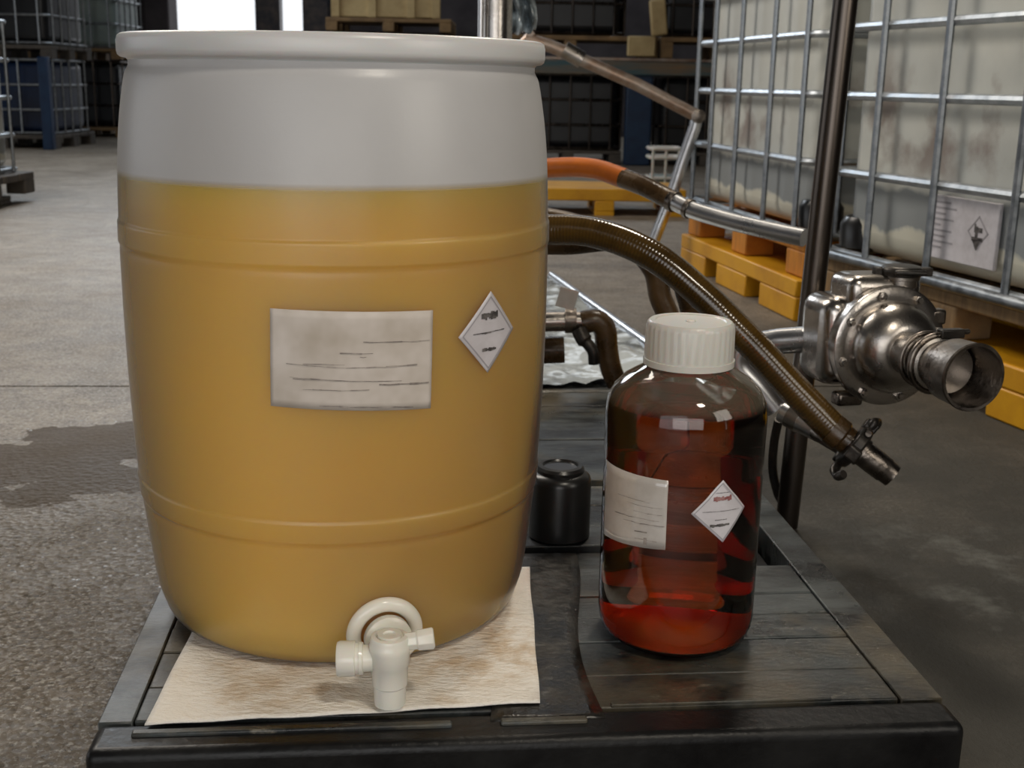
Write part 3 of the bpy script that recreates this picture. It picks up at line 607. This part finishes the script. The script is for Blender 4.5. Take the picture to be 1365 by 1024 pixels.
for t, L in ((t1, 1.30), (t2, 1.20)):
    for y in ((.085,) if t is t1 else (L - .085,)):
        obj('corner_guard', MB().lathe((.088, y, .02), (0, 0, 1), [(0, .060), (.01, .078), (.080, .080), (.102, .066), (.110, .03)], 24), 'black_gloss', t, local=True)
    obj('base_rail', MB().sweep(rounded_loop(-.02, -.02, 1.02, L + .02, .006, .06), .016, 10, closed=True), 'galv', t, local=True)
# placard on the nearest tote
pc = obj('placard', MB().box((.026, .565, .145), (.012, .30, .170)), 'hazard', t2, bevel=.003, local=True); pc['label'] = 'grey-white printed placard with a diamond pictogram'
m = MB()
for i, b_ in enumerate((.7, .9, .55, .85, .4, .8, .6, .88, .5)):
    m.box((.0195, .700 - .125*b_/2, .212 - i*.0150), (.001, .125*b_, .0055))
obj('print', m, 'grey_line', pc, local=True)['kind'] = 'stuff'
m = MB(); q45 = Matrix.Rotation(math.radians(45), 3, 'X')
for s_ in (-1, 1):
    m.box(V((.0195, .490, .150)) + q45 @ V((0, s_*.028, 0)), (.001, .004, .06), q45); m.box(V((.0195, .490, .150)) + q45 @ V((0, 0, s_*.028)), (.001, .06, .004), q45)
obj('diamond_frame', m, 'grey_line', pc, local=True)
m = MB(); m.box((.019, .495, .15), (.001, .010, .03)); m.box((.019, .490, .132), (.001, .045, .010)); m.box((.019, .482, .156), (.001, .018, .012)); m.box((.019, .502, .160), (.001, .005, .022)); m.lathe((.0186, .490, .134), (0, 0, -1), [(0, .016), (.03, .001)], 4)
obj('pictogram', m, 'print_dark', pc, local=True)

# ------------------------------------------------------------------ pole, pump and pipes
pole = thing('steel_pole', 'dark tilted steel pole standing beside the pallet right edge', 'pole', (.511, 2.095, 0))
obj('pole_tube', MB().cyl((.511, 2.095, .006), (.5685, 2.10, 1.75), .0205, n=28), 'steel_pole', pole)

pump = thing('steel_pump', 'stainless steel pump with open outlet mounted on the tilted pole', 'pump', (.605, 1.95, .28))
F = V((.614, 1.905, .386)); A = V((.058, -.235, .003)).normalized(); S = V((0, 0, 1)).cross(A).normalized()*-1; rotA = Matrix((S, -A, V((0, 0, 1)))).transposed()
if S.x < 0: S = -S
rotA = Matrix((S, -A, (S.cross(-A)))).transposed()
def along(t, s=0, z=0): return F + A*t + S*s + V((0, 0, z))
b = MB(); b.box(along(-.095, -.015, .0), (.165, .105, .150), rotA); obj('housing', b, 'steel', pump, bevel=.028, segs=4)
b = MB(); b.box(along(-.072, .0, .082), (.130, .085, .060), rotA); obj('housing_cover', b, 'steel', pump, bevel=.018, segs=3)
obj('flange', MB().lathe(along(-.045), A, [(0, .086), (.003, .093), (.018, .094), (.020, .098), (.034, .0985), (.036, .096), (.037, .080)], 64), 'steel', pump)
obj('dome', MB().lathe(along(-.010), A, [(0, .0745), (.012, .0745), (.024, .0725), (.038, .066), (.049, .056), (.056, .046), (.059, .038)], 56), 'steel', pump)
obj('outlet_pipe', MB().lathe(along(.046), A, [(0, .0345), (.032, .0345), (.033, .0375), (.040, .0375), (.041, .0355), (.062, .0355), (.064, .0405), (.082, .0405), (.084, .036), (.115, .037)], 48), 'steel', pump)
obj('outlet_cup', MB().lathe(along(.145), A, [(0, .036), (.004, .041), (.020, .0435), (.022, .0475), (.070, .0495), (.072, .051), (.0745, .0495), (.074, .0455), (.020, .0435), (.006, .034), (.006, 0)], 56, caps=(True, False)), 'steel_dark', pump)
for k in range(8):
    a = 2*math.pi*(k + .35)/8
    p = along(-.010, .086*math.cos(a), .086*math.sin(a)); obj('bolt', MB().lathe(p, A, [(0, .0075), (.007, .0075), (.0075, .0055), (.012, .0045)], 6), 'steel', pump)
obj('clamp_band', MB().torus(along(.122), A, .0435, .0052, 44, 10), 'steel_dark', pump)
b = MB(); b.box(along(.122, .02, .046), (.040, .016, .014), rotA); b.cyl(along(.122, .0, .048), along(.122, .052, .048), .004, n=10); obj('clamp_bolt', b, 'black_iron', pump, bevel=.002)
obj('clamp_band', MB().torus(along(.092), A, .0415, .0040, 44, 10), 'steel_dark', pump)
tp = along(-.045, .03, .092)
obj('top_port', MB().lathe(tp, (0, 0, 1), [(0, .026), (.012, .026), (.013, .030), (.019, .030), (.020, .024)], 32), 'steel', pump)
b = MB(); b.lathe(tp + V((0, 0, .018)), (0, 0, 1), [(0, .032), (.010, .034), (.016, .030), (.018, .018)], 32); b.box(tp + V((.034, -.005, .026)), (.026, .018, .014)); b.box(tp + V((-.034, .005, .024)), (.022, .016, .014)); b.cyl(tp + V((-.02, -.03, .027)), tp + V((.03, -.034, .027)), .005, n=8)
obj('port_clamp', b, 'black_iron', pump, bevel=.002)
obj('lug', MB().box(along(-.04, -.052, -.092), (.045, .03, .022), rotA), 'steel_dark', pump, bevel=.005)
obj('lug', MB().box(along(-.02, .085, .045), (.028, .022, .026), rotA), 'steel_dark', pump, bevel=.005)
obj('side_pipe', MB().sweep([(0.5288, 2.0000, 0.3769), (0.5071, 2.0150, 0.3746), (0.4596, 2.0300, 0.3666), (0.4168, 2.0450, 0.3546)] , .0225, 24), 'bright_steel', pump)
obj('pipe_nut', MB().cyl((0.5337, 2.0000, 0.3783), (0.5045, 2.0150, 0.3746), .0305, n=8), 'steel', pump, bevel=.003)

fr = thing('pipe_support', 'steel pipe arm sloping down past the pole below the pump', 'pipe', (0.4799, 2.0800, 0.2331))
obj('elbow_pipe', MB().sweep(spline([(0.4119, 2.0460, 0.3530), (0.3939, 2.0500, 0.3411), (0.3956, 2.0500, 0.3143), (0.4269, 2.0450, 0.2824), (0.4614, 2.0400, 0.2436)], 8), .0215, 20), 'bright_steel', pump)
obj('lower_arm', MB().cyl((0.4726, 2.0300, 0.2411), (0.5304, 1.9800, 0.2175), .0185, .0175, 24), 'bright_steel', fr)
obj('lower_arm_end', MB().cyl((0.5223, 1.9850, 0.2212), (0.5700, 1.9000, 0.2045), .0165, .0150, 24), 'steel_dark', fr)
obj('collar', MB().lathe((0.4928, 2.0180, 0.2340), V((0.5304, 1.9800, 0.2175)) - V((0.4726, 2.0300, 0.2411)), [(-.012, .018), (-.011, .0225), (.011, .0225), (.012, .018)], 28), 'steel', fr)
obj('pole_clamp', MB().lathe(V((.5225, 2.096, .215)), (0.033, 0, 1), [(-.02, .0215), (-.019, .026), (.019, .026), (.02, .0215)], 28), 'steel_dark', pole)
obj('strap', MB().sweep(spline([(0.4902, 2.1300, 0.1983), (0.4896, 2.1500, 0.1492), (0.4904, 2.1500, 0.0979), (0.4997, 2.1400, 0.0572), (0.5071, 2.1300, 0.0416)], 6), .0085, 8), 'black_iron', fr)

hs = thing('hose', 'ribbed amber-brown hose drooping past the jug to a clamped nozzle', 'hose', (0.2243, 1.9500, 0.5222))
hp = spline([(-0.1572, 2.0000, 0.5205), (-0.0452, 2.0000, 0.5451), (0.0604, 2.0000, 0.5546), (0.1400, 1.9800, 0.5511), (0.2244, 1.9500, 0.5210), (0.3023, 1.9200, 0.4648), (0.3800, 1.8900, 0.3937), (0.4531, 1.8700, 0.3208), (0.5233, 1.8500, 0.2531)], 14)
obj('hose_tube', MB().sweep(hp, .0248, 28), 'hose', hs)
e0 = V((0.5155, 1.8500, 0.2604)); e1 = V((0.6060, 1.8200, 0.1955)); ex = (e1 - e0).normalized(); Lh = (e1 - e0).length
obj('ferrule', MB().lathe(e0 - ex*.006, ex, [(0, .0262), (.02, .0266), (.024, .0225), (.034, .0225)], 32), 'brown_sleeve', hs)
nz = obj('nozzle', MB().lathe(e0 + ex*.02, ex, [(0, .021), (.030, .021), (.031, .0245), (.037, .0245), (.038, .0215), (Lh - .036, .0210), (Lh - .033, .0195), (Lh - .020, .0190), (Lh - .020, .0140), (Lh - .045, .0130), (Lh - .045, 0)], 32, caps=(True, False)), 'steel_dark', hs)
cc = e0 + ex*.040; sd = ex.cross(V((0, 0, 1))).normalized(); upv = sd.cross(ex).normalized()
b = MB(); b.lathe(cc - ex*.009, ex, [(-.002, .026), (0, .037), (.018, .037), (.020, .026)], 28)
for a in (0, 110, 235):
    dd = sd*math.cos(math.radians(a)) + upv*math.sin(math.radians(a)); b.box(cc + dd*.040, (.022, .018, .022), Matrix((ex, dd, ex.cross(dd))).transposed())
obj('coupling_clamp', b, 'black_iron', hs, bevel=.003)
for sgn in (1, -1):
    w0 = cc + upv*.038*sgn
    obj('clamp_wing', MB().sweep(spline([w0 - sd*.004, w0 + upv*.012*sgn - sd*.012*sgn, w0 + upv*.010*sgn - sd*.034*sgn + ex*.006, w0 - upv*.004*sgn - sd*.046*sgn + ex*.010], 6), [.006 + .002*math.sin(i*.5) for i in range(19)], 10), 'black_iron', hs)
obj('clamp_bolt', MB().cyl(cc + upv*.036 - sd*.02, cc + upv*.036 + sd*.026, .005, n=8), 'steel_dark', hs)

h2 = thing('hose', 'dark brown hose loop hanging behind the ribbed amber hose', 'hose', (0.1899, 2.1200, 0.5244))
obj('hose_tube', MB().sweep(spline([(-0.1183, 2.2000, 0.5466), (-0.0092, 2.2000, 0.5555), (0.0728, 2.2000, 0.5475), (0.1541, 2.1800, 0.5296), (0.2142, 2.1600, 0.5063), (0.2513, 2.1500, 0.4678), (0.2644, 2.1500, 0.4203), (0.2827, 2.1500, 0.3793), (0.3036, 2.1500, 0.3170), (0.3286, 2.2000, 0.2340), (.335, 2.2, .170)], 10), .0205, 22), 'brown_sleeve', h2)
h3 = thing('hose', 'short dark hose strand crossing below the ribbed amber hose', 'hose', (0.1317, 2.2500, 0.4997))
obj('hose_tube', MB().sweep(spline([(-0.1223, 2.2800, 0.4867), (0.0199, 2.2800, 0.4923), (0.1047, 2.2700, 0.4952), (0.2008, 2.2400, 0.5065), (0.2909, 2.2200, 0.4691), (0.3248, 2.2400, 0.4058), (0.3455, 2.2600, 0.3374)], 10), .0195, 20), 'brown_sleeve', h3)

hb = thing('suction_hose', 'orange hose joined to a long shiny steel tube', 'hose', (0.3531, 2.7500, 0.5359))
P_or = spline([(-0.2358, 3.0000, 0.5342), (-0.0867, 2.9500, 0.5699), (0.0837, 2.9000, 0.5944), (0.1792, 2.8600, 0.5972), (0.2503, 2.8200, 0.5790)], 8)
P_br = spline([(0.2468, 2.8200, 0.5798), (0.2954, 2.7800, 0.5643), (0.3517, 2.7400, 0.5385)], 8)
P_st = spline([(0.3483, 2.7400, 0.5401), (0.3893, 2.7000, 0.5231), (0.4638, 2.6400, 0.5061), (0.5345, 2.5800, 0.4950), (0.6047, 2.5200, 0.4862)], 8)
obj('orange_sleeve', MB().sweep(P_or, .0235, 24), 'orange_hose', hb)
obj('brown_sleeve', MB().sweep(P_br, .0225, 24), 'brown_sleeve', hb)
obj('steel_tube', MB().sweep(P_st, .0190, 24), 'bright_steel', hb)
obj('joint_band', MB().lathe((0.3547, 2.7360, 0.5373), V((0.3893, 2.7000, 0.5231)) - V((0.3483, 2.7400, 0.5401)), [(-.008, .020), (-.007, .0245), (.007, .0245), (.008, .020)], 24), 'steel_dark', hb)
obj('joint_band', MB().lathe((0.3863, 2.7030, 0.5244), V((0.3893, 2.7000, 0.5231)) - V((0.3483, 2.7400, 0.5401)), [(-.006, .019), (-.005, .0225), (.005, .0225), (.006, .019)], 24), 'steel_dark', hb)

hr = thing('handrail', 'bent rusty pipe rail sloping down beside the far tote', 'rail', (0.7752, 5.3000, 0.6571))
obj('rail_tube', MB().sweep([(0.0278, 5.3000, 0.9688), (0.1396, 5.3000, 0.9402), (0.2587, 5.3000, 0.8933), (0.5117, 5.3000, 0.7898), (0.7682, 5.3000, 0.6664)], .027, 18), 'rusty_pipe', hr)
obj('rail_collar', MB().cyl((0.1940, 5.3000, 0.9290), (0.2717, 5.3000, 0.8874), .036, n=20), 'steel', hr)
obj('rail_leg', MB().sweep([(0.7743, 5.3000, 0.6728), (0.7646, 5.3000, 0.6159), (0.7205, 5.3000, 0.4720), (0.6795, 5.3000, 0.3197), (0.6016, 5.3000, 0.0952)], .026, 18), 'bright_steel', hr)
obj('rail_elbow', MB().lathe((0.7748, 5.3000, 0.6634), (0, 1, 0), [(-.03, .01), (-.026, .03), (.026, .03), (.03, .01)], 20), 'steel_dark', hr)
obj('rail_brace', MB().sweep([(-0.0344, 5.3000, 0.8972), (0.0435, 5.3000, 0.9752), (0.0653, 5.3000, 0.9939)], .02, 12), 'rusty_pipe', hr)
obj('rail_post', MB().cyl((0.0284, 5.3200, 0.9449), V(((0.0284, 5.3200, 0.9449)[0], 5.32, 0)), .03, n=16), 'rusty_pipe', hr)

sp = V((-0.0503, 2.7500, 0.9163)); scol = thing('steel_column', 'thick shiny steel column rising behind the barrel rim', 'column', (sp.x, sp.y, 0))
obj('column_tube', MB().cyl((sp.x, sp.y, 0), (sp.x, sp.y, 1.6), .036, n=32), 'steel', scol)
obj('column_collar', MB().lathe((sp.x, sp.y, .842), (0, 0, 1), [(0, .036), (.001, .042), (.022, .042), (.023, .036)], 32), 'steel', scol)
obj('column_rod', MB().cyl((sp.x - .032, sp.y - .035, 0), (sp.x - .032, sp.y - .035, 1.6), .007, n=12), 'bright_steel', scol)

wr = [(-0.0194, 2.8500, 0.8953), (0.0384, 2.8500, 0.9030), (0.0380, 2.8500, 1.0675), (-0.0157, 2.8500, 1.0665)]
def wrap_pt(u, v):
    a_ = V(wr[0])*(1 - u) + V(wr[1])*u; b_ = V(wr[3])*(1 - u) + V(wr[2])*u; p = a_*(1 - v) + b_*v
    return (p.x + .004*math.sin(v*9), p.y + .018*math.sin(u*13 + v*2) + .010*math.sin(v*21 + u*8), p.z + .004*math.sin(u*15))
MAT['wrap'] = mat('hanging_clear_wrap', (.42, .50, .56), (.08, .10, .11), scale=22, rough=.1, rough2=.3, ramp=(.42, .6), stretch=(1, 1, .25))
wf = obj('hanging_wrap', MB().grid(wrap_pt, 30, 24), 'wrap', scol, solid=.0015, angle=30); wf['label'] = 'crumpled clear plastic wrap'

# ------------------------------------------------------------------ film-covered base and pipe fitting behind the pallet
tr = thing('base_plate', 'low steel base plate strewn with crumpled clear film behind the pallet', 'base', (.0, 3.6, 0))
ta = math.radians(11); rT = Matrix.Rotation(ta, 3, 'Z'); tu = V((math.cos(ta), math.sin(ta), 0)); tw_ = V((-math.sin(ta), math.cos(ta), 0)); tc = V((.385, 3.24, 0)) + tw_*.42 - tu*.42
obj('plate', MB().box(tc + V((0, 0, .044)), (.84, 1.74, .088), rT), 'grey_steel_plate', tr, bevel=.01)
obj('edge_tube', MB().cyl(tc + tu*.42 - tw_*.86 + V((0, 0, .09)), tc + tu*.42 + tw_*.86 + V((0, 0, .09)), .013, n=14), 'bright_steel', tr)
from mathutils import noise as mnoise
def film_pt(u, v):
    p = tc + tu*(u - .5)*.76 + tw_*(v - .5)*1.66
    return (p.x, p.y, .096 + .055*max(0, mnoise.noise(V((p.x*5, p.y*4, 1))) + .15) + .018*abs(mnoise.noise(V((p.x*17, p.y*13, 4)))))
fm = obj('crumpled_film', MB().grid(film_pt, 60, 90), 'film', tr, angle=25); fm['kind'] = 'stuff'
ft = thing('pipe_fitting', 'oily steel pipe elbow turning down between barrel and jug', 'fitting', (0.1967, 2.6200, 0.1587))
obj('fitting_pipe', MB().cyl((-0.0399, 2.6200, 0.2737), (0.1674, 2.6200, 0.2811), .0225, n=24), 'steel', ft)
obj('fitting_collar', MB().cyl((0.1143, 2.6200, 0.2817), (0.1391, 2.6200, 0.2822), .029, n=24), 'steel_dark', ft)
obj('fitting_elbow', MB().sweep(spline([(0.1509, 2.6200, 0.2774), (0.1839, 2.6200, 0.2814), (0.2029, 2.6200, 0.2615), (0.2095, 2.6200, 0.2191), (0.2195, 2.6200, 0.1764), (0.2380, 2.6200, 0.1336)], 8), [.026]*12 + [.026 - .0001*i for i in range(29)], 20), 'brown_sleeve', ft)
obj('fitting_handle', MB().sweep(spline([(0.1453, 2.6000, 0.2644), (0.1553, 2.5900, 0.2465), (0.1753, 2.5800, 0.2221), (0.1796, 2.5800, 0.1935)], 6), [.018]*8 + [.013]*11, 12), 'black_iron', ft)
obj('lower_body', MB().cyl((-0.0389, 2.6200, 0.2057), (0.1145, 2.6200, 0.2155), .030, n=24), 'brown_sleeve', ft)
tgp = V((0.1160, 2.5800, 0.3375))
tg = obj('paper_tag', MB().box(tgp, (.042, .003, .044), Matrix.Rotation(.25, 3, 'Y')), 'jug_label', ft, bevel=.001)

# ------------------------------------------------------------------ far right rack
BY = 12.4
rk = thing('pallet_rack', 'blue steel pallet rack with rusty beam behind the orange hose', 'rack', (1.2, BY, 0))
obj('upright', MB().box((1.21, BY - .05, .50), (.26, .12, 1.0)), 'blue_steel', rk, bevel=.015)
obj('upright', MB().box((-.34, BY - .05, .50), (.22, .12, 1.0)), 'blue_steel', rk, bevel=.015)
obj('beam', MB().box((1.2, BY - .12, .945), (3.3, .10, .13)), 'beam', rk, bevel=.01)
obj('beam', MB().box((1.2, BY - .06, 1.03), (3.3, .10, .03)), 'rusty_pipe', rk, bevel=.004)
obj('shelf_deck', MB().box((1.2, BY + .5, .99), (3.3, 1.1, .04)), 'dark_wood', rk)
pallet('wooden_pallet', 'wooden pallet on the blue rack beam under black tanks', 'pallets on the far right rack', (-.35, BY - .10, 1.048), 0, 1.72, 1.0, .20, 'wood', (3, 3), .22, 5, 'x', False)
pallet('wooden_pallet', 'wooden pallet end on the rack beam right of the blue upright', 'pallets on the far right rack', (1.40, BY - .10, 1.05), 0, 1.2, 1.0, .20, 'wood', (3, 3), .22, 5, 'x', False)
def dark_tote(label, x, y, z, w, l, h, tank, cage, rings=4, yaw=0, group='dark totes stacked in the background'):
    return tote('tote', label, group, (x, y, z), yaw, (w, l), [h*i/(rings - 1) for i in range(rings)], [l*.12, l*.5, l*.88], tank, cage, 5, h - .02)
dark_tote('black caged tote on the floor left of the blue rack upright', .02, BY + .02, .14, 1.02, .95, .74, 'black_tank', 'steel_pole')
dark_tote('black caged tote on the floor right of the blue rack upright', 1.40, BY + .02, .14, 1.0, .95, .74, 'black_tank', 'steel_pole')
dark_tote('upper black tote on the rack left of the wooden block', .02, BY + .02, 1.26, 1.02, .95, .9, 'black_tank', 'steel_pole')
dark_tote('upper black tote on the rack beside the far right tote', 1.42, BY + .02, 1.26, 1.0, .95, .9, 'black_tank', 'steel_pole')
pallet('wooden_pallet', 'dark low pallet under the floor-level black tote left of the blue upright', 'pallets on the far right rack', (-.02, BY, 0), 0, 1.08, 1.0, .135, 'dark_wood', (3, 3), .25, 5, 'x', False)
pallet('wooden_pallet', 'dark low pallet under the floor-level black tote right of the blue upright', 'pallets on the far right rack', (1.38, BY, 0), 0, 1.08, 1.0, .135, 'dark_wood', (3, 3), .25, 5, 'x', False)
wb_ = obj('wooden_block', MB().box((1.20, BY - .17, 1.155), (.27, .10, .19)), 'crate_wood', bevel=.012); tag(wb_, 'pale square wooden block on the rack beam above the blue upright', 'block')
ws = obj('wooden_stake', MB().box((1.36, BY - .12, 1.43), (.16, .08, .34), Matrix.Rotation(-.12, 3, 'Y')), 'crate_wood', bevel=.02); tag(ws, 'pale worn wooden stake standing above the wooden block', 'stake')
pallet('yellow_pallet', 'low yellow plastic pallet lying below the orange hose', 'loose pallets on the floor', (.05, 7.46, 0), .02, 1.0, .60, .165, 'yellow_plastic', (3, 2), .45, 3, 'x', True)
jw = thing('wire_basket', 'small white wire basket beside the rail leg', 'basket', (1.05, 8.6, 0))
for z in (.16, .30, .36): obj('basket_ring', MB().sweep(rounded_loop(.93, 8.5, 1.15, 8.75, z, .04), .012, 8, closed=True), 'cap', jw)
for x in (.95, 1.04, 1.13):
    obj('basket_wire', MB().cyl((x, 8.5, .02), (x, 8.5, .36), .010, n=8), 'cap', jw)
obj('basket_foot', MB().box((1.04, 8.62, .09), (.2, .22, .17)), 'green_tank', jw, bevel=.03)

# ------------------------------------------------------------------ left side
dark_tote('pale caged tote at the left edge nearest the camera', -4.19, 6.62, .19, 1.04, 1.1, .90, 'tank', 'galv', 5, 0, 'totes on the left side')
pallet('wooden_pallet', 'dark wooden pallet under the nearest tote at left edge', 'pallets on the left side', (-4.19, 6.60, .055), 0, 1.12, 1.16, .13, 'dark_wood', (3, 3), .35, 5, 'x', False)
pallet('wooden_pallet', 'lower dark pallet on the floor at the left edge', 'pallets on the left side', (-4.20, 6.35, 0), 0, 1.08, 1.15, .053, 'dark_wood', (3, 3), .5, 5, 'x', False)
LYW = .035
dark_tote('blue-filled caged tote on the floor at far left', -6.10, 13.25, .15, 1.10, 1.15, .78, 'blue_tank', 'galv', 4, 0, 'totes on the left side')
dark_tote('black caged tote stacked above the blue-filled tote at far left', -6.10, 13.25, 1.09, 1.13, 1.15, .9, 'black_tank', 'galv', 4, 0, 'totes on the left side')
pallet('wooden_pallet', 'dark pallet on the floor under the blue-filled tote at far left', 'pallets on the left side', (-6.12, 13.2, 0), 0, 1.16, 1.25, .145, 'dark_wood', (3, 3), .3, 5, 'x', False)
pallet('wooden_pallet', 'brown pallet between the blue-filled tote and the black tote above', 'pallets on the left side', (-6.12, 13.2, .945), 0, 1.18, 1.25, .135, 'dark_wood', (3, 3), .3, 5, 'x', False)
po = obj('blue_post', MB().box((-4.985, 13.08, .48), (.11, .10, .96)), 'blue_steel', bevel=.012); tag(po, 'blue steel post at the corner of the far left tote stack', 'post')
dark_tote('grey-green caged tote high on the second stack at left', -6.25, 16.0, 1.12, 1.12, 1.1, .9, 'green_tank', 'galv', 4, 0, 'totes on the left side')
dark_tote('dark caged tote at the foot of the second stack at left', -6.25, 16.0, .13, 1.12, 1.1, .82, 'black_tank', 'steel_pole', 4, 0, 'totes on the left side')
pallet('wooden_pallet', 'pallet under the dark tote of the second stack at left', 'pallets on the left side', (-6.27, 15.95, 0), 0, 1.18, 1.2, .125, 'wood', (3, 3), .3, 5, 'x', False)
pallet('wooden_pallet', 'pallet under the grey-green tote of the second stack at left', 'pallets on the left side', (-6.27, 15.95, .98), 0, 1.18, 1.2, .135, 'wood', (3, 3), .3, 5, 'x', False)
pallet('wooden_pallet', 'pallet below the pale carton behind the barrel rim', 'pallets behind the barrel', (-2.0, 13.0, 1.28), 0, 1.3, 1.0, .13, 'wood', (3, 3), .3, 5, 'x', False)
dark_tote('dark tote supporting the pallet and pale carton behind the rim', -1.95, 13.05, .14, 1.2, .95, 1.12, 'black_tank', 'steel_pole', 4, 0, 'totes behind the barrel')
pallet('wooden_pallet', 'floor pallet under the dark tote behind the barrel', 'pallets behind the barrel', (-2.0, 13.0, 0), 0, 1.3, 1.0, .135, 'dark_wood', (3, 3), .3, 5, 'x', False)
cr = thing('wooden_crate', 'pale boarded wooden crate on pallet seen over the barrel rim', 'crate', (-1.38, 13.5, 1.415))
obj('crate_core', MB().box((-1.38, 13.5, 1.80), (1.04, .86, .76)), 'dark_wood', cr)
for i in range(3): obj('crate_board', MB().box((-1.38, 13.055, 1.54 + .25*i), (1.10, .03, .24)), 'crate_wood', cr, bevel=.008)
for x in (-1.90, -1.52, -1.12, -.86): obj('crate_batten', MB().box((x, 13.03, 1.79), (.09, .03, .75)), 'crate_wood', cr, bevel=.006)
